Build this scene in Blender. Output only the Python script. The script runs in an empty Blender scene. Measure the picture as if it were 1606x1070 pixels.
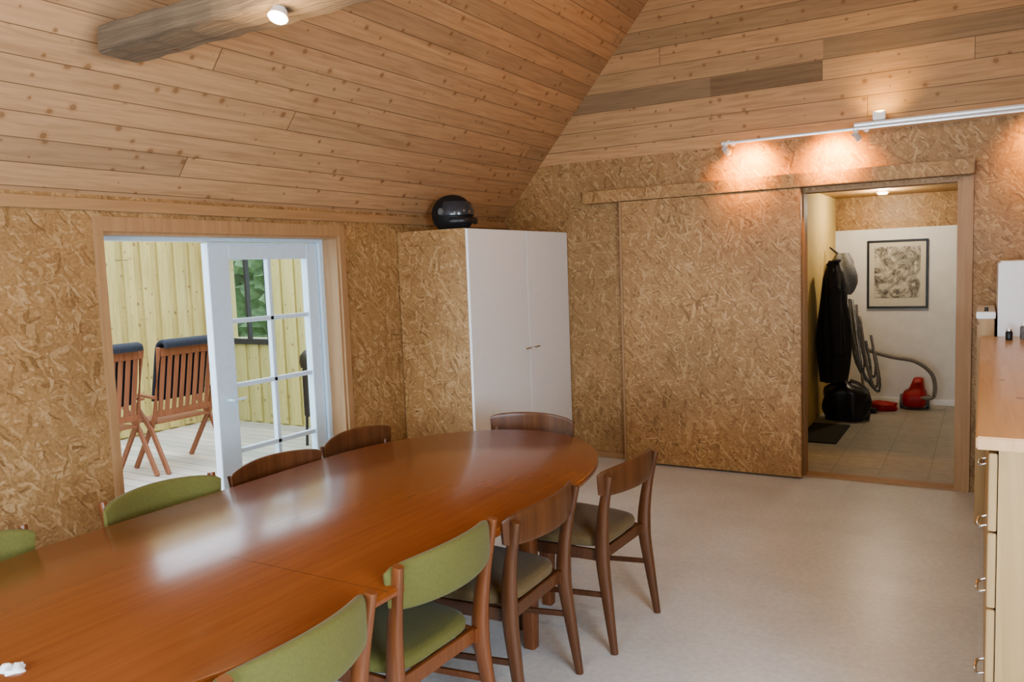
import bpy, bmesh, math, random
from mathutils import Vector, Matrix
random.seed(4)
C=bpy.context.scene.collection
try: bpy.context.scene.view_settings.look='AgX - Medium High Contrast'
except Exception as ex: print('look',ex)
# ---------------------------------------------------------------- node helpers
class N:
    def __init__(s,name):
        s.m=bpy.data.materials.new(name); s.m.use_nodes=True; s.t=s.m.node_tree
        s.b=s.t.nodes['Principled BSDF']; s.o=s.t.nodes['Material Output']
    def n(s,ty,**k):
        x=s.t.nodes.new(ty)
        for a,v in k.items(): setattr(x,a,v)
        return x
    def l(s,a,b): s.t.links.new(a,b)
    def put(s,sock,v):
        if isinstance(v,bpy.types.NodeSocket): s.l(v,sock)
        else: sock.default_value=v
    def math(s,op,a,b=0.0,c=0.0):
        x=s.n('ShaderNodeMath',operation=op); s.put(x.inputs[0],a); s.put(x.inputs[1],b)
        if op in('SMOOTH_MIN','MULTIPLY_ADD'): s.put(x.inputs[2],c)
        return x.outputs[0]
    def uv(s): return s.n('ShaderNodeUVMap').outputs[0]
    def obj(s): return s.n('ShaderNodeTexCoord').outputs['Object']
    def map(s,v,loc=(0,0,0),rot=(0,0,0),sc=(1,1,1)):
        x=s.n('ShaderNodeMapping'); s.l(v,x.inputs[0]); x.inputs[1].default_value=loc; x.inputs[2].default_value=rot; x.inputs[3].default_value=sc
        return x.outputs[0]
    def noise(s,v,sc=5,det=3,ro=.5,dist=0):
        x=s.n('ShaderNodeTexNoise'); s.l(v,x.inputs['Vector']); x.inputs['Scale'].default_value=sc; x.inputs['Detail'].default_value=det
        x.inputs['Roughness'].default_value=ro; x.inputs['Distortion'].default_value=dist
        return x.outputs[0]
    def vor(s,v,sc=1,rnd=1.0):
        x=s.n('ShaderNodeTexVoronoi',voronoi_dimensions='2D'); s.l(v,x.inputs['Vector']); x.inputs['Scale'].default_value=sc; x.inputs['Randomness'].default_value=rnd
        return x.outputs['Distance'],x.outputs['Color']
    def ramp(s,f,stops):
        x=s.n('ShaderNodeValToRGB'); s.l(f,x.inputs[0]); e=x.color_ramp.elements
        while len(e)<len(stops): e.new(.5)
        for i,(p,c) in enumerate(stops):
            e[i].position=p; e[i].color=(c[0],c[1],c[2],1) if not isinstance(c,(int,float)) else (c,c,c,1)
        return x.outputs[0]
    def mix(s,f,a,b,bt='MIX'):
        x=s.n('ShaderNodeMix',data_type='RGBA',blend_type=bt)
        s.put(x.inputs[0],f)
        for so,v in((x.inputs[6],a),(x.inputs[7],b)):
            if isinstance(v,tuple): so.default_value=(v[0],v[1],v[2],1)
            else: s.l(v,so)
        return x.outputs[2]
    def bump(s,h,st=.3,d=.01):
        x=s.n('ShaderNodeBump'); x.inputs['Strength'].default_value=st; x.inputs['Distance'].default_value=d
        s.l(h,x.inputs['Height']); s.l(x.outputs[0],s.b.inputs['Normal'])
    def col(s,c): s.put(s.b.inputs['Base Color'],c if not isinstance(c,tuple) else (c[0],c[1],c[2],1))
    def r(s,v): s.put(s.b.inputs['Roughness'],v)
    def sep(s,c):
        x=s.n('ShaderNodeSeparateColor'); s.l(c,x.inputs[0]); return x.outputs
    def xyz(s,v):
        x=s.n('ShaderNodeSeparateXYZ'); s.l(v,x.inputs[0]); return x.outputs
    def comb(s,a,b,c=0.0):
        x=s.n('ShaderNodeCombineXYZ'); s.put(x.inputs[0],a); s.put(x.inputs[1],b); s.put(x.inputs[2],c); return x.outputs[0]

def plain(name,c,rough=.5,metal=0,var=.06,nsc=30,bump=0,coat=0,sheen=0):
    m=N(name); f=m.noise(m.obj(),nsc,3)
    m.col(m.ramp(f,[(.3,tuple(x*(1-var) for x in c)),(.7,tuple(min(1,x*(1+var)) for x in c))]))
    m.r(rough); m.b.inputs['Metallic'].default_value=metal
    if bump: m.bump(f,bump,.005)
    m.b.inputs['Coat Weight'].default_value=coat
    m.b.inputs['Sheen Weight'].default_value=sheen
    return m.m

def osb(name,tint=(1,1,1),L=.075,W=.017,con=1.0):
    m=N(name); uv=m.uv()
    dn=m.n('ShaderNodeTexNoise'); m.l(uv,dn.inputs['Vector']); dn.inputs['Scale'].default_value=13; dn.inputs['Detail'].default_value=2
    vm=m.n('ShaderNodeVectorMath',operation='MULTIPLY_ADD'); m.l(dn.outputs[1],vm.inputs[0]); vm.inputs[1].default_value=(.055,.055,0); m.l(uv,vm.inputs[2])
    v=vm.outputs[0]; col=None; hgt=None
    mid=(.385,.226,.100)
    T=lambda c:tuple((mid[i]+(c[i]-mid[i])*con)*tint[i] for i in range(3))
    for i,a in enumerate([.5,2.3,1.15,2.85,-.15,1.75,.85]):
        q=m.map(m.map(v,rot=(0,0,a),loc=(i*3.1,i*1.7,0)),sc=(1/(L*(1+.15*(i%3))),1/(W*(.8+.2*(i%3))),1))
        d,c=m.vor(q); s=m.sep(c)
        rc=m.ramp(s[0],[(0,T((.21,.115,.045))),(.18,T((.34,.195,.085))),(.7,T((.41,.25,.113))),(1,T((.57,.39,.21)))])
        if col is None: col=rc; hgt=s[0]
        else:
            k=m.math('GREATER_THAN',s[1],.66)
            col=m.mix(k,col,rc)
            mm=m.n('ShaderNodeMix'); m.l(k,mm.inputs[0]); m.l(hgt,mm.inputs[2]); m.l(s[0],mm.inputs[3]); hgt=mm.outputs[0]
    big=m.ramp(m.noise(uv,1.3,2),[(.3,.84),(.7,1.08)])
    fine=m.ramp(m.noise(m.map(uv,sc=(1,1,1)),70,4),[(.3,.84),(.7,1.14)])
    col=m.mix(1.0,col,big,'MULTIPLY'); col=m.mix(1.0,col,fine,'MULTIPLY')
    m.col(col); m.r(.45); m.b.inputs['Specular IOR Level'].default_value=.4
    m.bump(hgt,.2,.0015)
    return m.m

def planks(name,c1,c2,w=.118,blen=3.4,knot=1,rough=.55,swap=False,groove=.035,off=0,var=1.0,gs=.7):
    m=N(name); o=m.xyz(m.uv()); l,a=(o[1],o[0]) if swap else (o[0],o[1])
    t=m.math('MULTIPLY_ADD',a,1/w,off); idn=m.math('FLOOR',t); fr=m.math('FRACT',t)
    wn=m.n('ShaderNodeTexWhiteNoise',noise_dimensions='1D'); m.l(idn,wn.inputs['W'])
    l2=m.math('ADD',m.math('MULTIPLY',wn.outputs[0],7.0),m.math('MULTIPLY',l,1/blen))
    id2=m.math('FLOOR',l2); fl=m.math('FRACT',l2)
    w2=m.n('ShaderNodeTexWhiteNoise',noise_dimensions='2D'); m.l(m.comb(idn,id2),w2.inputs['Vector'])
    rnd=w2.outputs[0]
    gv=m.comb(m.math('MULTIPLY',l,1.6),m.math('ADD',m.math('MULTIPLY',a,26.0),m.math('MULTIPLY',rnd,37.0)))
    g=m.noise(gv,1.6,4,.6,.7)
    base=m.ramp(g,[(.25,c1),(.55,c2),(.8,tuple(x*1.15 for x in c2))])
    d0=lambda c:tuple(1+(x-1)*var for x in c)
    base=m.mix(1.0,base,m.ramp(rnd,[(0,d0((.74,.77,.80))),(.5,d0((.96,.96,.96))),(1,d0((1.13,1.11,1.08)))]),'MULTIPLY')
    if knot:
        wob=m.noise(m.comb(l,a),30,2)
        d,c=m.vor(m.comb(l,m.math('ADD',a,m.math('MULTIPLY',rnd,3.0))),7.5); s=m.sep(c)
        d=m.math('ADD',d,m.math('MULTIPLY',m.math('SUBTRACT',wob,.5),.06))
        rad=m.math('MULTIPLY',s[2],.11)
        has=m.math('GREATER_THAN',s[0],.2)
        k=m.math('MULTIPLY',m.math('LESS_THAN',d,rad),has)
        base=m.mix(m.math('MULTIPLY',k,.6),base,(.17,.08,.03))
        rk=m.math('MULTIPLY',m.math('LESS_THAN',d,m.math('MULTIPLY',rad,1.8)),has)
        base=m.mix(m.math('MULTIPLY',rk,.22),base,(.25,.125,.055))
    gr=m.math('MAXIMUM',m.math('LESS_THAN',fr,groove),m.math('LESS_THAN',fl,.0010))
    base=m.mix(m.math('MULTIPLY',gr,gs),base,(.07,.038,.018))
    m.col(base); m.r(rough); m.bump(m.math('SUBTRACT',m.math('MULTIPLY',g,.15),gr),.4,.004)
    return m.m

def wood(name,c1,c2,swap=False,rough=.45,coat=0,sc=1.0,knots=0,seams=None,bp=.08):
    m=N(name); o=m.xyz(m.uv()); l,a=(o[1],o[0]) if swap else (o[0],o[1])
    g=m.noise(m.comb(m.math('MULTIPLY',l,1.3*sc),m.math('MULTIPLY',a,22*sc)),1.5,5,.6,.8)
    base=m.ramp(g,[(.25,c1),(.5,tuple((x+y)/2 for x,y in zip(c1,c2))),(.75,c2)])
    if knots:
        d,c=m.vor(m.comb(m.math('MULTIPLY',l,.7),a),6); s=m.sep(c)
        k=m.math('MULTIPLY',m.math('LESS_THAN',d,m.math('MULTIPLY',s[2],.09)),m.math('GREATER_THAN',s[0],.5))
        base=m.mix(m.math('MULTIPLY',k,.7),base,(.16,.06,.02))
    if seams:
        for y in seams:
            k=m.math('LESS_THAN',m.math('ABSOLUTE',m.math('SUBTRACT',l,y)),.0013)
            base=m.mix(m.math('MULTIPLY',k,.7),base,(.03,.01,.004))
    m.col(base); m.r(rough); m.b.inputs['Coat Weight'].default_value=coat; m.b.inputs['Coat Roughness'].default_value=.16
    m.bump(g,bp,.002 if bp<.2 else .02)
    return m.m

def emit(name,c,st):
    m=N(name); m.b.inputs['Emission Color'].default_value=(*c,1); m.b.inputs['Emission Strength'].default_value=st; m.col(c); return m.m
def glass(name,c=(1,1,1)):
    m=N(name); tr=m.n('ShaderNodeBsdfTransparent'); gl=m.n('ShaderNodeBsdfGlossy'); gl.inputs['Roughness'].default_value=.02
    tr.inputs[0].default_value=(*c,1)
    mx=m.n('ShaderNodeMixShader'); mx.inputs[0].default_value=.06; m.l(tr.outputs[0],mx.inputs[1]); m.l(gl.outputs[0],mx.inputs[2]); m.l(mx.outputs[0],m.o.inputs[0])
    return m.m

M={}
M['osb']=osb('osb_board',L=.068,W=.014,con=.72)
M['osb_door']=osb('osb_door_board',(1.07,1.04,1.0),.075,.013,.78)
M['ceil']=planks('pine_ceiling_planks',(.36,.215,.115),(.48,.30,.165),w=.118,blen=6,var=.8,groove=.035)
M['gable']=planks('pine_gable_planks',(.33,.19,.09),(.46,.28,.14),w=.140,knot=1,off=0.0,blen=4.2)
M['beam']=wood('old_beam_wood',(.10,.068,.042),(.23,.165,.105),knots=1,rough=.8,sc=.8,bp=.6)
M['trim']=wood('pine_trim_wood',(.35,.20,.10),(.46,.28,.14),rough=.5,knots=0)
M['trimv']=wood('pine_trim_wood_upright',(.35,.20,.10),(.47,.29,.15),swap=True,rough=.5,knots=0)
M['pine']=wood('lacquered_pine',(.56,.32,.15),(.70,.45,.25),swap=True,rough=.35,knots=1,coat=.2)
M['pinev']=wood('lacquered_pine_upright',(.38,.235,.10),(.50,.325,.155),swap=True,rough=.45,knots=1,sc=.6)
M['teak']=wood('polished_teak',(.215,.060,.015),(.275,.086,.024),swap=True,rough=.27,coat=.45,seams=(1.62,2.60))
M['teakleg']=wood('teak_upright',(.15,.047,.016),(.26,.092,.033),swap=True,rough=.35,coat=.2)
M['chairwood']=wood('dark_teak_chair_wood',(.085,.032,.013),(.17,.068,.028),swap=True,rough=.35,coat=.15)
M['greenf']=plain('olive_green_wool',(.142,.134,.034),.85,var=.08,nsc=120,bump=.1,sheen=.1)
M['brownf']=plain('olive_brown_wool',(.17,.115,.050),.9,var=.12,nsc=120,bump=.1,sheen=.1)
M['white']=plain('white_lacquer',(.90,.91,.92),.35,var=.015)
M['whitepaint']=plain('white_painted_wood',(.62,.75,.86),.4,var=.03)
M['plaster']=plain('white_wall_paint',(.78,.79,.78),.8,var=.04,nsc=8)
M['yellowwall']=plain('cream_wall_paint',(.62,.47,.20),.8,var=.06,nsc=8)
M['chrome']=plain('chrome',(.75,.75,.75),.2,metal=1,var=.02)
M['black']=plain('black_plastic',(.015,.015,.017),.35,var=.2)
M['helmet']=plain('satin_black_shell',(.014,.014,.016),.6,var=.2)
M['visor']=plain('smoked_visor',(.04,.045,.055),.25,var=.05,coat=.6)
M['fabricblack']=plain('black_jacket_cloth',(.018,.017,.018),.85,var=.3,nsc=60,bump=.3)
M['navy']=plain('navy_cushion_cloth',(.018,.022,.034),.85,var=.25,nsc=80,bump=.2)
M['grey']=plain('grey_bag_cloth',(.17,.175,.17),.7,var=.2,nsc=40,bump=.3)
M['hose']=plain('grey_hose_plastic',(.24,.22,.19),.45,var=.1)
M['red']=plain('red_plastic',(.36,.018,.02),.5,var=.2)
M['mat']=plain('dark_doormat',(.045,.045,.04),.95,var=.4,nsc=150,bump=.5)
M['gchair']=wood('oiled_hardwood',(.20,.072,.036),(.32,.135,.07),swap=True,rough=.5)
M['glass']=glass('clear_glass',(.93,.97,.96))
M['darkframe']=plain('dark_window_frame',(.03,.03,.035),.5)
M['lamp']=emit('warm_lamp_face',(1,.82,.55),9)
M['rail']=plain('white_rail_metal',(.8,.8,.82),.25,metal=.3,var=.03)
M['terr']=planks('yellow_pine_cladding',(.42,.35,.13),(.56,.48,.21),w=.142,blen=9,knot=1,swap=True,groove=.0,var=.5)
def floor_mat():
    m=N('grey_linoleum'); uv=m.uv()
    o=m.xyz(m.map(uv,sc=(1/.8,1/.8,1)))
    wn=m.n('ShaderNodeTexWhiteNoise',noise_dimensions='2D'); m.l(m.comb(m.math('FLOOR',o[0]),m.math('FLOOR',o[1])),wn.inputs['Vector'])
    f=m.noise(uv,38,4,.6); f2=m.noise(uv,3,3)
    c=m.ramp(f,[(.3,(.68,.70,.71)),(.5,(.74,.76,.77)),(.7,(.80,.82,.83))])
    c=m.mix(1.0,c,m.ramp(f2,[(.3,.92),(.7,1.03)]),'MULTIPLY')
    c=m.mix(1.0,c,m.ramp(wn.outputs[0],[(0,.94),(1,1.02)]),'MULTIPLY')
    m.col(c); m.r(.34); return m.m
M['floor']=floor_mat()
def tiles(name,c,w,h,mortar):
    m=N(name); b=m.n('ShaderNodeTexBrick'); m.l(m.uv(),b.inputs[0]); b.offset=0
    b.inputs['Color1'].default_value=(*c,1); b.inputs['Color2'].default_value=(*[x*.88 for x in c],1); b.inputs['Mortar'].default_value=(*mortar,1)
    b.inputs['Scale'].default_value=1; b.inputs['Mortar Size'].default_value=.006; b.inputs['Brick Width'].default_value=w; b.inputs['Row Height'].default_value=h
    c2=m.mix(1.0,b.outputs[0],m.ramp(m.noise(m.uv(),14,4),[(.3,.85),(.7,1.05)]),'MULTIPLY')
    m.col(c2); m.r(.45); return m.m
M['halltile']=tiles('grey_hall_vinyl',(.42,.41,.37),.32,.32,(.32,.31,.27))
M['deck']=planks('pale_weathered_decking',(.42,.39,.35),(.56,.53,.48),w=.14,blen=4,knot=0,groove=.06,var=.8)
def poster_mat():
    m=N('ink_print'); uv=m.uv()
    f=m.noise(uv,7,6,.7,1.5)
    c=m.ramp(f,[(.36,(.07,.065,.055)),(.47,(.30,.28,.24)),(.56,(.58,.55,.47)),(.7,(.66,.63,.54))])
    m.col(c); m.r(.5); return m.m
M['poster']=poster_mat()
M['paper']=plain('cream_paper',(.64,.61,.52),.6,var=.02)

# ---------------------------------------------------------------- mesh helpers
def boxuv(me):
    uvl=me.uv_layers.new(name='UVMap')
    for p in me.polygons:
        n=p.normal; ax=max(range(3),key=lambda i:abs(n[i]))
        for li in p.loop_indices:
            c=me.vertices[me.loops[li].vertex_index].co
            uvl.data[li].uv=((c.y,c.z),(c.x,c.z),(c.x,c.y))[ax]
def mk(name,bm,mat,parent=None,smooth=False,loc=(0,0,0)):
    bmesh.ops.recalc_face_normals(bm,faces=bm.faces)
    me=bpy.data.meshes.new(name); bm.to_mesh(me); bm.free(); boxuv(me)
    if smooth:
        for p in me.polygons: p.use_smooth=True
        try: me.set_sharp_from_angle(angle=math.radians(45))
        except Exception: pass
    me.materials.append(M[mat] if isinstance(mat,str) else mat)
    o=bpy.data.objects.new(name,me); C.objects.link(o); o.location=loc
    if parent: o.parent=parent
    return o
def abox(bm,x0,x1,y0,y1,z0,z1,bev=0,seg=1):
    r=bmesh.ops.create_cube(bm,size=1); vs=r['verts']
    for v in vs:
        v.co=Vector(((x0+x1)/2+v.co.x*(x1-x0),(y0+y1)/2+v.co.y*(y1-y0),(z0+z1)/2+v.co.z*(z1-z0)))
    if bev:
        es=list({e for v in vs for e in v.link_edges})
        bmesh.ops.bevel(bm,geom=es,offset=bev,segments=seg,affect='EDGES',clamp_overlap=True)
def box(name,b,mat,parent=None,bev=.003,seg=2):
    bm=bmesh.new(); abox(bm,*b,bev,seg); return mk(name,bm,mat,parent,smooth=False)
def boxes(name,bs,mat,parent=None,bev=0):
    bm=bmesh.new()
    for b in bs: abox(bm,*b,bev)
    return mk(name,bm,mat,parent)
def loft(bm,secs,cap=True,closed=False):
    rings=[[bm.verts.new(p) for p in s] for s in secs]; n=len(rings[0])
    R=len(rings)
    for i in range(R if closed else R-1):
        a=rings[i];b=rings[(i+1)%R]
        for j in range(n): bm.faces.new((a[j],a[(j+1)%n],b[(j+1)%n],b[j]))
    if cap and not closed:
        bm.faces.new(rings[0][::-1]); bm.faces.new(rings[-1])
def sup(t,a,b,p):
    c,s=math.cos(t),math.sin(t); e=2/p
    return a*math.copysign(abs(c)**e,c), b*math.copysign(abs(s)**e,s)
def tube(bm,pts,sz,n=10,p=2,hint=(0,0,1),closed=False):
    pts=[Vector(q) for q in pts]; h=Vector(hint)
    if not isinstance(sz,list): sz=[sz]*len(pts)
    secs=[]
    for i,q in enumerate(pts):
        if closed: t=pts[(i+1)%len(pts)]-pts[i-1]
        else: t=pts[min(i+1,len(pts)-1)]-pts[max(i-1,0)]
        t.normalize(); hh=h
        if abs(t.dot(hh))>.97: hh=Vector((1,0,0)) if abs(t.x)<.9 else Vector((0,1,0))
        s=t.cross(hh).normalized(); u=s.cross(t).normalized()
        a,b=sz[i] if isinstance(sz[i],tuple) else (sz[i],sz[i])
        secs.append([q+s*x+u*y for x,y in (sup(2*math.pi*j/n+.001,a,b,p) for j in range(n))])
    loft(bm,secs,closed=closed)
def smoothpts(pts,k=6):
    P=[Vector(p) for p in pts]; P=[2*P[0]-P[1]]+P+[2*P[-1]-P[-2]]; out=[]
    for i in range(1,len(P)-2):
        for j in range(k):
            t=j/k; a,b,c,d=P[i-1],P[i],P[i+1],P[i+2]
            out.append(.5*((2*b)+(c-a)*t+(2*a-5*b+4*c-d)*t*t+(3*b-a-3*c+d)*t**3))
    out.append(P[-2]); return out
def cyl(bm,c,r,h,axis='z',n=24,r2=None):
    q=Vector(c); d={'x':Vector((1,0,0)),'y':Vector((0,1,0)),'z':Vector((0,0,1))}[axis] if isinstance(axis,str) else Vector(axis).normalized()
    tube(bm,[q-d*h/2,q+d*h/2],[(r,r),(r2 or r,r2 or r)],n,2,hint=(0,0,1) if abs(d.z)<.9 else (1,0,0))
def thing(name,loc,label,cat,group=None,rz=0):
    e=bpy.data.objects.new(name,None); e.empty_display_size=.1; C.objects.link(e); e.location=loc; e.rotation_euler[2]=rz
    e['label']=label; e['category']=cat
    if group: e['group']=group
    return e
def tag(o,label,cat,group=None):
    o['label']=label;o['category']=cat
    if group:o['group']=group
    return o
def struct(o,label,cat='wall'):
    o['kind']='structure'; o['label']=label; o['category']=cat; return o

# ---------------------------------------------------------------- dimensions (metres)
XL=-3.58; XR=1.45; YB=5.986; YN=-1.6; T=.12
S=1.17; SZ=1.98
def slope(x): return SZ+S*(x+3.6)
RX=(XL+XR)/2; RZ=slope(RX)
struct(box('floor',(XL-.14,XR+.1,YN-.1,YB+.06,-.12,0),'floor',bev=0),'pale grey linoleum floor','floor')
struct(boxes('wall_left',[(XL-T,XL,YN,2.27,0,2.02),(XL-T,XL,3.89,YB,0,2.02),(XL-T,XL,2.27,3.89,1.84,2.02)],'osb'),'particle board wall with a glazed door opening')
struct(boxes('wall_back',[(XL-T,-1.12,YB,YB+T,0,2.427),(-.1385,XR+.1,YB,YB+T,0,2.427),(-1.12,-.1385,YB,YB+T,2.06,2.427)],'osb'),'particle board gable wall with a doorway')
bm=bmesh.new()
secs=[]
for y in (YB-.006,YB+T):
    secs.append([(XL-T,y,2.427),(XR+T,y,2.427),(XR+T,y,2.6),(RX,y,RZ+.3),(XL-T,y,2.6)])
loft(bm,secs); struct(mk('wall_gable',bm,'gable'),'pine plank cladding on the upper gable')
struct(box('trim_1',(-1.76,-.98,YB-.011,YB-.005,2.804,2.937),wood('dark_reclaimed_board',(.14,.085,.04),(.24,.15,.075),rough=.6),bev=0),'darker reclaimed plank in the gable cladding','trim')
struct(box('trim_11',(-2.93,-1.763,YB-.009,YB-.004,2.804,2.937),wood('grey_reclaimed_board',(.19,.12,.06),(.31,.20,.11),rough=.6),bev=0),'weathered greyish plank in the gable cladding','trim')
struct(box('trim_12',(-.975,1.05,YB-.009,YB-.004,2.944,3.076),wood('grey_reclaimed_board_upper',(.22,.14,.07),(.34,.22,.12),rough=.6),bev=0),'weathered greyish plank in the gable cladding','trim')
struct(boxes('wall_right',[(XR,XR+T,YN,-.9,0,2.02),(XR,XR+T,1.2,YB,0,2.02),(XR,XR+T,-.9,1.2,0,.9),(XR,XR+T,-.9,1.2,1.95,2.02)],'osb'),'particle board wall with a window')
struct(boxes('wall_near',[(XL-T,-3.2,YN-T,YN,0,5.2),(-.1,XR+T,YN-T,YN,0,5.2),(-3.2,-.1,YN-T,YN,0,.8),(-3.2,-.1,YN-T,YN,2.1,5.2)],'osb'),'particle board gable wall with an added wide window')
struct(boxes('window_1',[(-3.2,-.1,YN-.08,YN-.03,.8,.87),(-3.2,-.1,YN-.08,YN-.03,2.03,2.1),(-3.2,-3.13,YN-.08,YN-.03,.8,2.1),(-.17,-.1,YN-.08,YN-.03,.8,2.1),(-1.69,-1.61,YN-.08,YN-.03,.8,2.1)],'whitepaint'),'unseen white framed window added for the rear fill light','window')  # unseen window put in as an opening for the rear fill lamp
struct(boxes('window_2',[(XR+.03,XR+.08,-.9,1.2,.9,.97),(XR+.03,XR+.08,-.9,1.2,1.88,1.95),(XR+.03,XR+.08,-.9,-.83,.9,1.95),(XR+.03,XR+.08,1.13,1.2,.9,1.95),(XR+.03,XR+.08,.11,.19,.9,1.95)],'whitepaint'),'unseen white framed window added for the rear fill light','window')
def slope_obj(name,xa,xb,za,zb,label):
    bm=bmesh.new(); ln=math.hypot(xb-xa,zb-za); nx,nz=-(zb-za)/ln,(xb-xa)/ln
    if nz<0: nx,nz=-nx,-nz
    th=.12
    secs=[[(xa,y,za),(xb,y,zb),(xb+nx*th,y,zb+nz*th),(xa+nx*th,y,za+nz*th)] for y in (YN-T,YB+T)]
    loft(bm,secs); o=mk(name,bm,'ceil'); me=o.data; uvl=me.uv_layers[0]
    for p in me.polygons:
        for li in p.loop_indices:
            c=me.vertices[me.loops[li].vertex_index].co
            uvl.data[li].uv=(c.y,(c.x-xa)*ln/(xb-xa) if abs(p.normal.y)<.5 else c.z)
    return struct(o,label,'ceiling')
slope_obj('ceiling',XL-.14,RX,slope(XL-.14),RZ,'sloped ceiling of knotty pine planks')
slope_obj('ceiling.001',XR+.14,RX,slope(XL-.14),RZ,'sloped ceiling of knotty pine planks')
struct(box('trim_2',(XL,XL+.022,YN,YB-.006,1.93,1.985),'trim'),'pine board along the top of the wall','trim')
struct(boxes('trim_3',[(XL,XL+.018,2.245,2.285,0,1.905),(XL,XL+.018,3.885,3.935,0,1.905),(XL,XL+.018,2.285,3.885,1.835,1.905),
   (XL-T-.02,XL,2.262,2.28,0,1.84),(XL-T-.02,XL,3.872,3.89,0,1.84),(XL-T-.02,XL,2.28,3.872,1.822,1.84)],'trimv'),'pine lining around the glazed door','trim')
struct(box('trim_4',(XL-T-.05,XL+.02,2.28,3.872,0,.03),'trim'),'pine door sill','trim')
fx0,fx1=XL-.20,XL-.12
struct(boxes('trim_5',[(fx0,fx1,2.20,2.262,0,1.86),(fx0,fx1,3.842,3.93,0,1.86),(fx0,fx1,2.262,3.842,1.80,1.86)],'whitepaint'),'white painted outer door frame','trim')
bm=bmesh.new()
y0,y1=2.99,3.838; z0,z1=.05,1.795; lx0,lx1=fx0+.005,fx1-.02
gy0,gy1=3.135,3.745; gz0,gz1=.2,1.70
for b in [(lx0,lx1,y0,gy0,z0,z1),(lx0,lx1,gy1,y1,z0,z1),(lx0,lx1,gy0,gy1,gz1,z1),(lx0,lx1,gy0,gy1,z0,gz0)]: abox(bm,*b,.004)
gm=(gy0+gy1)/2; abox(bm,lx0+.01,lx1-.01,gm-.014,gm+.014,gz0,gz1,.003)
for z in (1.345,.97,.585): abox(bm,lx0+.01,lx1-.01,gy0,gy1,z-.013,z+.013,.003)
dl=struct(mk('door_2',bm,'whitepaint'),'white glazed french door leaf','door')
box('glass_pane',((lx0+lx1)/2-.002,(lx0+lx1)/2+.002,gy0,gy1,gz0,gz1),'glass',dl,bev=0)
bm=bmesh.new(); cyl(bm,(lx1+.02,3.06,.9),.009,.05,'x'); tube(bm,[(lx1+.045,3.06,.9),(lx1+.045,3.15,.9)],.008,12)
mk('handle',bm,'whitepaint',dl,True)
struct(boxes('trim_6',[(-.1385,-.065,YB-.02,YB,0,2.07),(-.155,-.1385,YB-.02,YB+T,0,2.06),(-1.12,-1.105,YB-.004,YB+T,0,2.06),(-1.105,-.155,YB,YB+T,2.045,2.06)],'trimv'),'pine lining of the doorway','trim')
struct(box('trim_7',(-2.78,-.06,YB-.115,YB-.004,2.080,2.175),'osb_door',bev=.005),'cover board over the sliding door track','trim')
struct(box('trim_8',(-1.105,-.155,YB-.01,YB+T,0,.012),'trim'),'wooden threshold','trim')
struct(box('baseboard_back',(-2.95,-2.50,YB-.016,YB-.001,0,.05),'trim'),'low pine skirting','baseboard')
d=struct(box('door_1',(-2.455,-1.11,YB-.105,YB-.045,.012,2.076),'osb_door',bev=.005),'sliding particle board door','door')
box('handle',(-1.19,-1.16,YB-.114,YB-.105,.98,1.16),'osb_door',d)
struct(box('trim_13',(-2.475,-2.457,YB-.100,YB-.002,0,2.078),'trimv'),'pine stop batten beside the sliding door','trim')

# ---------------------------------------------------------------- hall
HY=9.35; HX=-1.40; HZ=2.21
struct(box('floor.001',(HX-.1,.9,YB+.06,HY+.1,-.12,0),'halltile',bev=0),'greyish vinyl tile floor in the hall','floor')
struct(box('wall_hall_left',(HX-.1,HX,YB+T,HY,0,HZ),'yellowwall',bev=0),'cream hall wall')
struct(box('wall_hall_back',(HX-.1,.9,HY,HY+.1,0,1.862),'plaster',bev=0),'white painted hall wall')
struct(box('wall_hall_upper',(HX-.1,.9,HY+.01,HY+.1,1.862,HZ),'osb',bev=0),'particle board above the white hall wall')
struct(box('wall_hall_right',(.8,.9,YB+T,HY,0,HZ),'plaster',bev=0),'white hall wall')
struct(box('ceiling.002',(HX-.1,.9,YB+T,HY+.1,HZ,HZ+.1),'osb',bev=0),'particle board hall ceiling','ceiling')
struct(box('trim_9',(HX,HX+.02,7.3,7.38,0,2.05),'trimv'),'pine door casing in the hall','trim')
struct(box('baseboard_hall',(HX,.8,HY-.015,HY-.001,0,.06),'white'),'white skirting','baseboard')
p=thing('framed_print',(-.79,HY-.001,1.38),'black framed monochrome art print on the white hall wall','picture')
bm=bmesh.new(); w,h=.29,.36
for b in [(-w,w,-.025,0,h-.02,h),(-w,w,-.025,0,-h,-h+.02),(-w,-w+.02,-.025,0,-h+.02,h-.02),(w-.02,w,-.025,0,-h+.02,h-.02)]: abox(bm,*b,.002)
mk('frame',bm,'black',p)
box('mount_paper',(-w+.02,w-.02,-.010,-.002,-h+.02,h-.02),'paper',p,bev=0)
box('print',(-.22,.22,-.0125,-.0105,-.25,.29),'poster',p,bev=0)
tag(box('doormat',(HX+.01,-1.06,7.12,7.95,0,.012),'mat'),'dark ribbed doormat on the hall floor','mat')
jk=thing('jacket',(HX+.165,8.13,.40),'black jacket hanging on the cream hall wall','jacket')
bm=bmesh.new(); secs=[]; nn=40
for i in range(15):
    f=i/14; z=f*1.15
    a=(.11+.03*math.sin(f*5))*(1 if f<.85 else 1-(f-.85)*3.4); b=(.20-.05*f)*(1 if f<.85 else 1-(f-.85)*3.6)
    secs.append([((a*(1+.16*math.sin(7*t+f*3)))*math.cos(t),(b*(1+.10*math.sin(9*t+f*2)))*math.sin(t),z) for t in (2*math.pi*j/nn for j in range(nn))])
loft(bm,secs); mk('body',bm,'fabricblack',jk,True)
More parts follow.
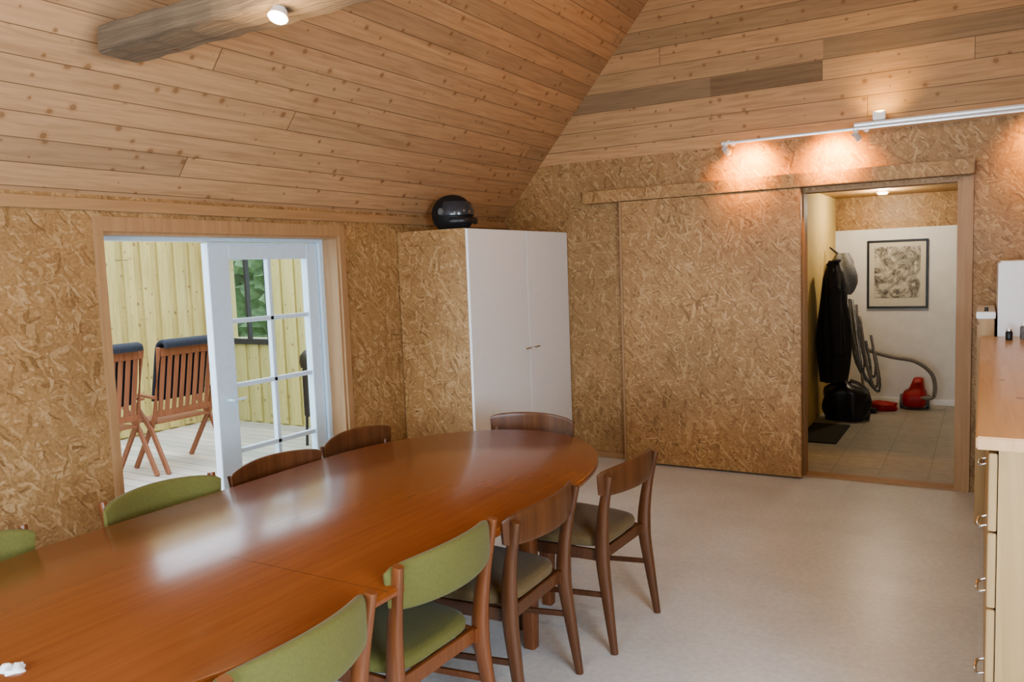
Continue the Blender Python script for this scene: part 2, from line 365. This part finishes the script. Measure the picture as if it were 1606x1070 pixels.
for sgn in(-1,1):
    bm=bmesh.new(); tube(bm,smoothpts([(.02,sgn*.10,1.02),(.04,sgn*.19,.85),(.05,sgn*.21,.55),(.06,sgn*.20,.28)]),[(.055-.001*i,.06-.001*i) for i in range(19)],16); mk('sleeve',bm,'fabricblack',jk,True)
bm=bmesh.new(); tube(bm,[(math.cos(t)*.05,math.sin(t)*.07,1.13+.02*math.cos(t)) for t in (2*math.pi*j/16 for j in range(16))],.018,8,closed=True); mk('collar',bm,'fabricblack',jk,True)
bg=thing('shoulder_bag',(HX+.17,8.66,1.20),'crumpled grey bag hanging beside the jacket','bag')
bm=bmesh.new(); secs=[]
for i in range(17):
    f=i/16; k=math.sin(math.pi*(.10+.80*f))**.6*(1-.25*f)
    secs.append([((.14*k*(1+.20*math.sin(5*t+f*6)))*math.cos(t),(.16*k*(1+.16*math.sin(4*t+2+3*f)))*math.sin(t),.42*f) for t in (2*math.pi*j/36 for j in range(36))])
loft(bm,secs); mk('body',bm,'grey',bg,True)
bm=bmesh.new(); tube(bm,smoothpts([(-.02,-.05,.39),(-.12,0,.48),(-.02,.05,.39)]),.008,8); mk('strap',bm,'black',bg,True)
vc=thing('vacuum_cleaner',(-.60,9.10,0),'red canister vacuum cleaner with looping grey hose on the hall floor','vacuum cleaner')
bm=bmesh.new(); secs=[]
for z,a,b,ox in [(.03,.09,.13,0),(.05,.11,.15,0),(.12,.115,.155,0),(.17,.105,.145,.005),(.20,.075,.11,.02),(.27,.055,.08,.03),(.31,.045,.05,.035),(.32,.03,.03,.035)]:
    secs.append([(x+ox,y,z) for x,y in (sup(2*math.pi*j/32,a,b,4) for j in range(32))])
loft(bm,secs); mk('body',bm,'red',vc,True)
for sx in (-1,1):
    bm=bmesh.new(); cyl(bm,(sx*.12,.03,.07),.07,.03,'x'); mk('wheel',bm,'grey',vc,True)
bm=bmesh.new(); pts=smoothpts([(.06,-.13,.13),(.18,-.12,.15),(.17,-.12,.36),(.02,-.15,.50),(-.2,-.2,.55),(-.40,-.26,.62),(-.52,-.36,.74),(-.54,-.40,1.0),(-.56,-.42,1.15)],14)
tube(bm,pts,[(.018+.003*(i%2),)*2 for i in range(len(pts))],12); mk('hose',bm,'hose',vc,True)
for k,(ax,ay,bx) in enumerate([(-.52,-.48,.02),(-.46,-.44,.06),(-.54,-.42,.09),(-.43,-.46,.05),(-.49,-.38,.12)]):
    bm=bmesh.new(); P=smoothpts([(ax-.04,ay,1.16-.06*k),(ax-.02,ay-.03,.9),(ax+.03,ay-.01,.62-.04*k),(ax+.05+bx,ay+.02,.42-.05*k),(ax+.08+bx,ay+.02,.55-.06*k),(ax+.03+bx,ay+.04,.85-.06*k)],8)
    tube(bm,P,[(.012+.002*(i%2),)*2 for i in range(len(P))],10); mk('hose',bm,'hose' if k%2 else 'grey',vc,True)
bm=bmesh.new(); tube(bm,[(-.54,-.44,1.15),(-.46,-.42,.5),(-.42,-.40,.05)],.014,12); mk('tube',bm,'chrome',vc,True)
bm=bmesh.new(); abox(bm,-.50,-.31,-.46,-.37,0,.05,.01,2); mk('nozzle',bm,'black',vc,True)
def sack(name,loc,a,b,h,mat,lab,ph):
    bm=bmesh.new(); secs=[]
    for i in range(15):
        f=i/14; k=(1-.12*(1-f)**3) if f<.75 else math.cos((f-.75)/.25*1.35)
        secs.append([(a*k*math.cos(t)*(1+.09*math.sin(4*t+f*5+ph)+.05*math.sin(9*t-f*7)),b*k*math.sin(t)*(1+.08*math.sin(5*t+ph)),h*f*(1+.07*math.sin(3*t+ph)*f)) for t in (2*math.pi*j/40 for j in range(40))])
    loft(bm,secs); return tag(mk(name,bm,mat,None,True,loc),lab,'bag')
sack('bag',(-1.14,8.28,0),.21,.17,.37,'black','slumped black bag on the hall floor beneath the jacket',0)
sack('bag',(-.89,8.90,0),.15,.11,.09,'red','crumpled red bag lying beside the vacuum cleaner',2)
hl=thing('ceiling_lamp',(-.86,8.60,HZ),'small round recessed lamp in the hall ceiling','lamp')
bm=bmesh.new(); cyl(bm,(0,0,-.012),.055,.024); mk('rim',bm,'white',hl,True)
bm=bmesh.new(); cyl(bm,(0,0,-.030),.042,.014); mk('bulb',bm,'lamp',hl,True)

# ---------------------------------------------------------------- tie beam + spots
bm=bmesh.new()
secs=[]
for i in range(61):
    x=-2.985+i*(3.98/60)
    w=.004*math.sin(i*1.7)+.003*math.sin(i*.6)
    secs.append([(x,1.955+w,2.484+.004*math.sin(i*2.1)),(x,2.125+w*.5,2.480-w*.6),(x,2.12+w,2.59),(x,1.960+w*.6,2.590+w)])
loft(bm,secs); bmesh.ops.bevel(bm,geom=[e for e in bm.edges if abs((e.verts[0].co-e.verts[1].co).normalized().x)>.9],offset=.008,segments=2,affect='EDGES')
struct(mk('trim_10',bm,'beam'),'rough hewn wooden tie beam','beam')
def spot(name,loc,aim,label,group,r=.032,l=.06,drop=.06,lit=True):
    t=thing(name,loc,label,'lamp',group)
    d=Vector(aim).normalized()
    bm=bmesh.new(); cyl(bm,(0,0,-.006),.022,.012); cyl(bm,(0,0,-drop*.5),.006,drop); mk('bracket',bm,'rail',t,True)
    c=Vector((0,0,-drop))
    bm=bmesh.new(); cyl(bm,c+d*.005,r*.75,l,d,20,r); mk('lamp_shade',bm,'rail',t,True)
    if lit:
        bm=bmesh.new(); cyl(bm,c+d*(l/2+.007),r*.85,.006,d,20); mk('bulb',bm,'lamp',t,True)
    return t
def lamp(loc,aim,power,ang=100,blend=.6,col=(1,.72,.42),rad=.04):
    ld=bpy.data.lights.new('spot_beam','SPOT'); ld.energy=power; ld.spot_size=math.radians(ang); ld.spot_blend=blend; ld.color=col; ld.shadow_soft_size=rad
    o=bpy.data.objects.new('spot_beam',ld); C.objects.link(o); o.location=loc; o.rotation_euler=Vector(aim).to_track_quat('-Z','Y').to_euler(); return o
spot('spotlight',(-2.03,1.985,2.484),(.1,-.45,-1),'white spotlight under the wooden beam','beam spotlights',.034,.030,.018)
spot('spotlight',(-3.01,2.22,2.650),(.5,-.5,-.6),'small white spotlight on the plank ceiling behind the beam','beam spotlights',.032,.05,.03,True)
ry=YB-.13
rl=thing('track_rail',(-.6,ry,2.44),'slim white lighting track on the gable wall','lighting track')
bm=bmesh.new(); tube(bm,[(-1.05,0,-.008),(2.0,0,-.008)],(.010,.011),8,4); mk('lower_rail',bm,'rail',rl)
bm=bmesh.new(); tube(bm,[(-.16,0,.017),(2.0,0,.017)],(.014,.014),8,4); mk('upper_rail',bm,'rail',rl)
for x in (-1.0,-.1,.9):
    bm=bmesh.new(); tube(bm,[(x,0,.0),(x,.120,.0)],(.012,.012),12); cyl(bm,(x,.117,0),.022,.010,'y'); mk('bracket',bm,'rail',rl,True)
box('junction_box',(-.045,.03,-.03,.05,.032,.09),'white',rl,.005)
for i,x in enumerate((-1.62,-.75,.30)):
    spot('spotlight',(x,ry,2.425),(.25,.75,-.5),'small white spotlight on the wall track','track spotlights',.028,.05,.04)
for x,pw in ((-1.48,60),(-.90,60),(.34,22)):
    lamp((x,ry-.12,2.37),(0,.70,-.45),pw,112,1.0,(1,.36,.0),.02)
    lamp((x,ry-.12,2.37),(0,.70,-.45),pw*.30,95,1.0,(1,.75,.15),.02)
lamp((-.60,ry-.06,2.54),(0,.8,.6),8,120,1.0,(1,.62,.2),.02)  # added lamp for the reflected glow above the rail, no spotlight of its own
# ---------------------------------------------------------------- cabinet
cb=thing('wardrobe',(-2.98,5.22,0),'tall white two-door cupboard with particle board side against the wall','cupboard')
dx=-.595; Y0=-.73; Y1=.755
box('side_panel',(dx,-.02,Y0,Y0+.018,0,1.872),'osb_door',cb,.001)
boxes('body',[(dx,-.022,Y0+.019,Y1,1.85,1.870),(dx,-.022,Y0+.019,Y1,0,.06),(dx,-.022,Y1-.018,Y1,.06,1.85),(dx,dx+.01,Y0+.019,Y1-.018,.06,1.85)],'white',cb)
d1=box('door',(-.02,0,Y0+.002,.066,.06,1.868),'white',cb,.002)
d2=box('door',(-.02,0,.072,Y1,.06,1.868),'white',cb,.002)
for dd,yy in((d1,.0),(d2,.14)):
    bm=bmesh.new(); tube(bm,smoothpts([(0,yy-.05,.985),(.028,yy-.04,.985),(.03,yy,.985),(.028,yy+.04,.985),(0,yy+.05,.985)],4),(.005,.006),8); mk('handle',bm,'chrome',dd,True)
# helmet
hm=thing('motorcycle_helmet',(-3.27,4.74,1.872),'black helmet with visor resting on top of the cupboard','helmet',rz=-.20)
bm=bmesh.new(); secs=[]
for i in range(21):
    a=-.95+(math.pi/2+.95)*i/20
    z=.125+.135*math.sin(a); r=math.cos(a)**.9 if i<20 else .02
    s=[]
    for j in range(48):
        t=2*math.pi*j/48; c_=math.cos(t)
        ch=.045*max(0,c_)**4*(1 if z<.08 else max(0,1-(z-.08)/.03)); s.append((.160*r*c_+ch,.130*r*math.sin(t),z-.007))
    secs.append(s)
loft(bm,secs); mk('shell',bm,'helmet',hm,True)
bm=bmesh.new(); rings=[]
for i in range(9):
    a=-.10+i*.088; z=.125+.141*math.sin(a)-.007; r=math.cos(a)
    rings.append([bm.verts.new((.172*r*math.cos(t)+.004,.139*r*math.sin(t),z)) for t in [-1.35+2.7*j/24 for j in range(25)]])
for i in range(8):
    for j in range(24): bm.faces.new((rings[i][j],rings[i][j+1],rings[i+1][j+1],rings[i+1][j]))
mk('visor',bm,'visor',hm,True)
for s in(-1,1):
    bm=bmesh.new(); cyl(bm,(.03,s*.134,.13),.024,.014,'y'); mk('hinge',bm,'grey',hm,True)
bm=bmesh.new(); tube(bm,[(.173*math.cos(t)+.022,.137*math.sin(t),.062) for t in [-1.1+2.2*j/20 for j in range(21)]],(.010,.022),10,3); mk('chin_guard',bm,'black',hm,True)
bm=bmesh.new(); tube(bm,[(.11*math.cos(t)+.01,.08*math.sin(t),.009) for t in (2*math.pi*j/28 for j in range(28))],.009,8,closed=True); mk('rim',bm,'black',hm,True)

# ---------------------------------------------------------------- dining table
tb=thing('dining_table',(-2.03,2.10,0),'long oval extending table of polished reddish teak','table')
bm=bmesh.new()
def outline(off):
    pts=[]; a=.65-off; b=.93-off; n=40
    for j in range(n+1):
        t=math.pi*j/n; pts.append((a*math.cos(t),.62+b*math.sin(t)))
    for j in range(n+1):
        t=math.pi+math.pi*j/n; pts.append((a*math.cos(t),-.62+b*math.sin(t)))
    return pts
secs=[[(x,y,z) for x,y in outline(o)] for z,o in [(.700,.012),(.703,.004),(.708,0),(.724,0),(.728,.002),(.730,.006)]]
loft(bm,secs); to=mk('tabletop',bm,'teak',tb,True)
for l in to.data.uv_layers[0].data: l.uv=(l.uv[0],l.uv[1]+2.10)
bm=bmesh.new()
for sx in(-1,1): abox(bm,sx*.40-.011,sx*.40+.011,-1.14,1.14,.60,.699,.002)
for sy in(-1,1): abox(bm,-.389,.389,sy*1.15-.011,sy*1.15+.011,.60,.699,.002)
mk('apron',bm,'teakleg',tb)
for lx,ly in [(.27,1.12),(-.27,1.12),(.27,-1.12),(-.27,-1.12),(.41,.70),(-.41,.70),(.41,-.76),(-.41,-.76)]:
    bm=bmesh.new(); tube(bm,[(lx,ly,0),(lx,ly,.3),(lx,ly,.70)],[(.026,.026),(.033,.033),(.036,.036)],16,5,hint=(1,0,0)); mk('leg',bm,'teakleg',tb,True)
# crumpled white tissue near the end of the table
bm=bmesh.new(); secs=[]
for i in range(7):
    f=i/6; k=(1-.35*f) if i<6 else .2
    secs.append([(.030*k*math.cos(t)*(1+.22*math.sin(3*t+f*4)),.024*k*math.sin(t)*(1+.2*math.sin(5*t+f)),.014*f*(1+.3*math.sin(2*t))) for t in (2*math.pi*j/24 for j in range(24))])
loft(bm,secs); tag(mk('tissue',bm,'white',None,True,(-1.875,.90,.7305)),'small crumpled white tissue on the table','tissue')

# ---------------------------------------------------------------- dining chairs
def chair(kind):
    gr=kind=='green'
    wd='teakleg' if gr else 'chairwood'
    t=thing('dining_chair',(0,0,0),'','chair','chairs around the dining table')
    bm=bmesh.new(); secs=[]
    for z,o in [(.425,.012),(.432,.002),(.448,0),(.462,.006),(.472,.03),(.476,.09)]:
        s=[]
        for j in range(40):
            x,y=sup(2*math.pi*j/40,.205-o,.225-o,5); y*=1+.10*(x/.2); s.append((x,y,z))
        secs.append(s)
    loft(bm,secs); mk('seat',bm,'greenf' if gr else 'brownf',t,True)
    bm=bmesh.new()
    for s in (-1,1): tube(bm,[(-.215,s*.19,.395),(.195,s*.215,.395)],(.010,.026),8,5)
    tube(bm,[(.19,-.21,.395),(.19,.21,.395)],(.010,.026),8,5); tube(bm,[(-.195,-.19,.395),(-.195,.19,.395)],(.010,.026),8,5)
    mk('seat_frame',bm,wd,t,True)
    for s in (-1,1):
        bm=bmesh.new(); tube(bm,[(.20,s*.215,0),(.195,s*.213,.2),(.19,s*.21,.42)],[(.011,.011),(.015,.015),(.019,.018)],12,3,hint=(1,0,0)); mk('front_leg',bm,wd,t,True)
        bm=bmesh.new()
        P=smoothpts([(-.262,s*.225,0),(-.235,s*.218,.2),(-.212,s*.212,.40),(-.225,s*.222,.58),(-.262,s*.236,.785 if gr else .75)],5)
        n=len(P); sz=[]
        for i in range(n):
            f=i/(n-1); k=1-abs(f-.52)/.55
            sz.append((.012+.009*max(0,k),.014+.016*max(0,k)))
        tube(bm,P,sz,12,3,hint=(1,0,0)); mk('back_leg',bm,wd,t,True)
        bm=bmesh.new(); tube(bm,[(-.228,s*.216,.24),(.194,s*.213,.20)],(.007,.012),8,4); mk('stretcher',bm,wd,t,True)
    bm=bmesh.new(); P=[];sz=[]
    W=.250 if gr else .262
    for i in range(25):
        s=-1+2*i/24
        P.append((-.292+.068*s*s,W*s,.718+.004*(1-s*s)-(.006*s*s)))
        e=max(0,1-abs(s)**8)**.5
        hh=(.076 if gr else .062)*(.86+.14*(1-s*s))
        sz.append(((.019 if gr else .010)*(.35+.65*e),hh*(.76+.24*e)))
    tube(bm,P,sz,20,3.4 if gr else 4.5,hint=(0,0,1)); mk('backrest',bm,'greenf' if gr else wd,t,True)
    return t
def place(proto,lst):
    kids=list(proto.children)
    for i,(x,y,rz,lab) in enumerate(lst):
        if i==0: e=proto
        else:
            e=proto.copy(); C.objects.link(e)
            for k in kids:
                c=k.copy(); C.objects.link(c); c.parent=e
        e.location=(x,y,0); e.rotation_euler[2]=rz; e['label']=lab
P_=math.pi
gl='teak chair with curved olive green upholstered back beside the table'
bl='dark teak chair with curved wooden back and brown seat'
place(chair('green'),[(-1.585,1.25,P_+.04,gl),(-1.635,1.91,P_-.03,gl),(-2.53,1.93,-.04,gl),(-2.53,1.19,.03,gl)])
place(chair('brown'),[(-1.535,3.13,P_-.04,bl),(-1.60,2.46,P_+.02,bl),(-2.15,3.57,-P_/2,'dark teak chair with curved wooden back at the rounded table end'),(-2.55,3.10,.03,bl),(-2.51,2.50,-.02,bl)])

# ---------------------------------------------------------------- right side counter
CH=1.11; YC0=2.40; YC1=5.22
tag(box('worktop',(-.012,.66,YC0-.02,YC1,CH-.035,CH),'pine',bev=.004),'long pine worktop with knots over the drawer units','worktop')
ys=[YC0,YC0+.94,YC0+1.88,YC1-.01]
for i in range(3):
    a,b=ys[i],ys[i+1]-.004
    t=thing('drawer_cabinet',(.34,(a+b)/2,0),'pine cabinet with chrome handles under the worktop','cabinet','cabinets under the worktop')
    hb=(b-a)/2
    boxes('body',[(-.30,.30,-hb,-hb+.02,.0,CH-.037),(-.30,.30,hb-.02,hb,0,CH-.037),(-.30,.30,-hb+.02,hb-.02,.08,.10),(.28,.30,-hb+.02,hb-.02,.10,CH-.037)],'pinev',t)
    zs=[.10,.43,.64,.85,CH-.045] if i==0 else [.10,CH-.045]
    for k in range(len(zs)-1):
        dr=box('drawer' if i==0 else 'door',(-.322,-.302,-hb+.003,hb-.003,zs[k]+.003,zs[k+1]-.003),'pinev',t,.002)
        zc=(zs[k]+zs[k+1])/2 if i==0 else .72
        if i==0 and k==3: continue
        bm=bmesh.new(); tube(bm,smoothpts([(-.322,-.05,zc),(-.342,-.045,zc-.008),(-.346,0,zc-.014),(-.342,.045,zc-.008),(-.322,.05,zc)],4),(.005,.005),8); mk('handle',bm,'chrome',dr,True)
wp=thing('side_cabinet',(.015,5.60,0),'narrow pine end unit with white top and black knobs','cabinet')
box('body',(-.045,.04,-.33,.35,0,1.205),'pinev',wp,.004)
box('top_panel',(-.050,.045,-.335,.35,1.206,1.245),'white',wp,.004)
for yy in(-.27,-.13):
    bm=bmesh.new(); cyl(bm,(0,yy,1.252),.010,.014); mk('knob',bm,'black',wp,True)
fr=thing('refrigerator',(.38,5.62,0),'white refrigerator against the gable wall','refrigerator')
box('body',(-.31,.31,-.28,.34,0,1.53),'white',fr,.01)
box('door',(-.31,.31,-.335,-.283,.05,1.525),'white',fr,.01)
for i,(x,y,h,r,l) in enumerate([(.12,5.02,.06,.017,'small dark jar on the worktop'),(.19,5.08,.09,.019,'small glass jar on the worktop'),(.27,4.98,.07,.022,'small white jar on the worktop')]):
    j=thing('jar',(x,y,CH),l,'jar')
    bm=bmesh.new(); secs=[[(x2,y2,z) for x2,y2 in (sup(2*math.pi*q/20,rr,rr,2) for q in range(20))] for z,rr in [(0,r*.9),(.006,r),(h*.7,r),(h*.8,r*.75),(h*.82,r*.75)]]
    loft(bm,secs); mk('body',bm,['black','grey','white'][i],j,True)
    bm=bmesh.new(); cyl(bm,(0,0,h*.91),r*.82,h*.18); mk('lid',bm,['chrome','white','chrome'][i],j,True)

# ---------------------------------------------------------------- terrace
struct(box('floor.002',(-8.0,XL-.14,0.6,6.3,-.14,-.02),'deck',bev=0),'pale weathered terrace decking','floor')
bs=[(-7.75,-7.62,.6,6.3,-.1,2.6)]
for i in range(29):
    y=.66+i*.20; bs.append((-7.62,-7.590,y,y+.115,0,2.5))
struct(boxes('wall_terrace_far',bs,'terr'),'yellowish vertical pine cladding around the terrace')
wx0,wx1,wz0,wz1=-7.35,-6.68,.92,1.85
bs=[(-7.62,wx0,6.12,6.25,-.1,2.6),(wx1,XL-.12,6.12,6.25,-.1,2.6),(wx0,wx1,6.12,6.25,-.1,wz0),(wx0,wx1,6.12,6.25,wz1,2.6)]
for i in range(20):
    x=-7.58+i*.20
    if x+.115>wx0-.06 and x<wx1+.06: bs+= [(x,x+.115,6.095,6.12,0,wz0-.06),(x,x+.115,6.095,6.12,wz1+.06,2.5)]
    else: bs.append((x,x+.115,6.095,6.12,0,2.5))
struct(boxes('wall_terrace_side',bs,'terr'),'yellowish vertical pine cladding with a window')
w3=struct(boxes('window_3',[(wx0-.05,wx1+.05,6.07,6.14,wz0-.06,wz0),(wx0-.05,wx1+.05,6.07,6.14,wz1,wz1+.06),(wx0-.05,wx0,6.07,6.14,wz0,wz1),(wx1,wx1+.05,6.07,6.14,wz0,wz1),(-7.0,-6.97,6.08,6.13,wz0,wz1)],'darkframe'),'dark framed terrace window','window')
bm=bmesh.new(); bmesh.ops.create_grid(bm,x_segments=60,y_segments=30,size=1)
for v in bm.verts: v.co=Vector((-9+v.co.x*5,10+random.uniform(-.25,.25),.6+v.co.y*1.5+random.uniform(-.03,.03)))
hg=mk('hedge',bm,plain('hedge_leaves',(.09,.15,.065),.8,var=.4,nsc=14),None,True); tag(hg,'green garden hedge outside','hedge'); hg['kind']='stuff'
gd=struct(box('ground',(-14,-3.8,6.3,12,-.3,-.1),plain('lawn_grass',(.13,.22,.07),.9,var=.3,nsc=8),bev=0),'green lawn','ground')
bq=thing('barbecue',(-5.42,5.55,-.02),'dark trolley barbecue with closed lid on the terrace','barbecue')
box('body',(-.12,.12,-.13,.13,.28,.74),'black',bq,.01)
bm=bmesh.new(); secs=[]
for z,a,b in [(.745,.14,.15),(.80,.15,.16),(.86,.145,.155),(.91,.11,.12),(.93,.06,.06)]:
    secs.append([(x,y,z) for x,y in (sup(2*math.pi*j/28,a,b,5) for j in range(28))])
loft(bm,secs); mk('lid',bm,'black',bq,True)
for sx in(-1,1):
    for sy in(-1,1):
        bm=bmesh.new(); tube(bm,[(sx*.10,sy*.11,.28),(sx*.11,sy*.12,0)],.013,8); mk('leg',bm,'black',bq,True)
def gchair(loc,rz,lab):
    t=thing('garden_chair',loc,lab,'chair','slatted terrace chairs',rz)
    for s in(-1,1):
        bm=bmesh.new(); tube(bm,[(.17,s*.28,1.06),(.05,s*.28,.46),(-.26,s*.28,0)],[(.012,.024)]*3,8,5); mk('back_post',bm,'gchair',t)
        bm=bmesh.new(); tube(bm,[(-.22,s*.305,.62),(.03,s*.305,.36),(.22,s*.305,0)],[(.012,.024)]*3,8,5); mk('leg',bm,'gchair',t)
        bm=bmesh.new(); tube(bm,smoothpts([(-.34,s*.305,.63),(-.1,s*.305,.655),(.10,s*.300,.64)]),(.024,.011),8,5); mk('armrest',bm,'gchair',t)
    bm=bmesh.new()
    for k in range(8):
        y=-.232+.464*k/7; tube(bm,[(.165,y,1.02),(.06,y,.50)],(.006,.0225),8,5,hint=(0,1,0))
    tube(bm,[(.172,-.27,1.02),(.172,.27,1.02)],(.011,.036),8,5); tube(bm,[(.060,-.27,.49),(.060,.27,.49)],(.011,.028),8,5)
    mk('back_slats',bm,'gchair',t)
    bm=bmesh.new()
    for k in range(7): abox(bm,-.30+.052*k,-.258+.052*k,-.265,.265,.405,.425,.003)
    mk('seat',bm,'gchair',t)
    cl=smoothpts([(.00,0,.60),(.055,0,.84),(.095,0,1.02),(.125,0,1.085),(.175,0,1.105),(.215,0,1.09),(.220,0,1.055)],4)
    n=len(cl); A=[];B=[]
    for i,q in enumerate(cl):
        tt=(cl[min(i+1,n-1)]-cl[max(i-1,0)]).normalized(); nn_=Vector((-tt.z,0,tt.x)); A.append(q+nn_*.020); B.append(q-nn_*.020)
    bm=bmesh.new(); secs=[]
    for y,k in [(-.262,.05),(-.258,.6),(-.245,1),(-.08,1.05),(0,1),(.08,1.05),(.245,1),(.258,.6),(.262,.05)]:
        s=[cl[i]+(A[i]-cl[i])*k+Vector((0,y,0)) for i in range(n)]
        s+=[cl[i]+(B[i]-cl[i])*k+Vector((0,y,0)) for i in range(n-1,-1,-1)]
        secs.append(s)
    loft(bm,secs); mk('cushion',bm,'navy',t,True)
    return t
gchair((-6.06,4.46,-.02),0,'slatted hardwood garden armchair with dark cushion folded over its back')
gchair((-6.10,3.77,-.02),0,'slatted hardwood garden armchair with dark cushion folded over its back')

# ---------------------------------------------------------------- lights
w=bpy.data.worlds.new('World'); bpy.context.scene.world=w; w.use_nodes=True
bgn=w.node_tree.nodes['Background']; bgn.inputs[0].default_value=(.80,.90,1,1); bgn.inputs[1].default_value=4.4
def area(loc,aim,sx,sy,power,col):
    ld=bpy.data.lights.new('daylight_fill','AREA'); ld.shape='RECTANGLE'; ld.size=sx; ld.size_y=sy; ld.energy=power; ld.color=col
    o=bpy.data.objects.new('daylight_fill',ld); C.objects.link(o); o.location=loc; o.rotation_euler=Vector(aim).to_track_quat('-Z','Z').to_euler(); return o
area((-1.65,YN-.15,1.45),(0,1,-.15),3.0,1.25,120,(.68,.84,1))  # added area lamp standing in for skylight through the rear opening
area((XR+.15,.15,1.42),(-1,.45,-.20),2.0,1.0,215,(.66,.83,1))  # added area lamp standing in for skylight at the unseen side window
def pointl(loc,p,col=(1,.74,.44),r=.08):
    ld=bpy.data.lights.new('warm_glow','POINT'); ld.energy=p; ld.color=col; ld.shadow_soft_size=r
    o=bpy.data.objects.new('warm_glow',ld); C.objects.link(o); o.location=loc
pointl((-2.03,1.90,2.36),12)
pointl((-.3,1.9,2.30),20)  # warm fill light, no bulb modelled under this part of the beam
pointl((-.6,4.2,2.7),18)  # warm fill light in mid-room, no lamp hangs here
pointl((-.86,8.55,2.08),25,(1,.88,.68),.05)

# ---------------------------------------------------------------- camera
th,ph,ro=.5354,.0913,-.0368
F=Vector((-math.sin(th),math.cos(th),0));Z=Vector((0,0,1));R=Vector((math.cos(th),math.sin(th),0))
fw=math.cos(ph)*F-math.sin(ph)*Z; U=math.sin(ph)*F+math.cos(ph)*Z
R2=math.cos(ro)*R+math.sin(ro)*U; U2=-math.sin(ro)*R+math.cos(ro)*U
cd=bpy.data.cameras.new('camera'); cd.sensor_width=36; cd.sensor_fit='HORIZONTAL'; cd.lens=1252/1606*36; cd.clip_start=.05
co=bpy.data.objects.new('camera',cd); C.objects.link(co)
mt=Matrix((( R2.x,U2.x,-fw.x,0),(R2.y,U2.y,-fw.y,0),(R2.z,U2.z,-fw.z,1.5934),(0,0,0,1))); co.matrix_world=mt
bpy.context.scene.camera=co
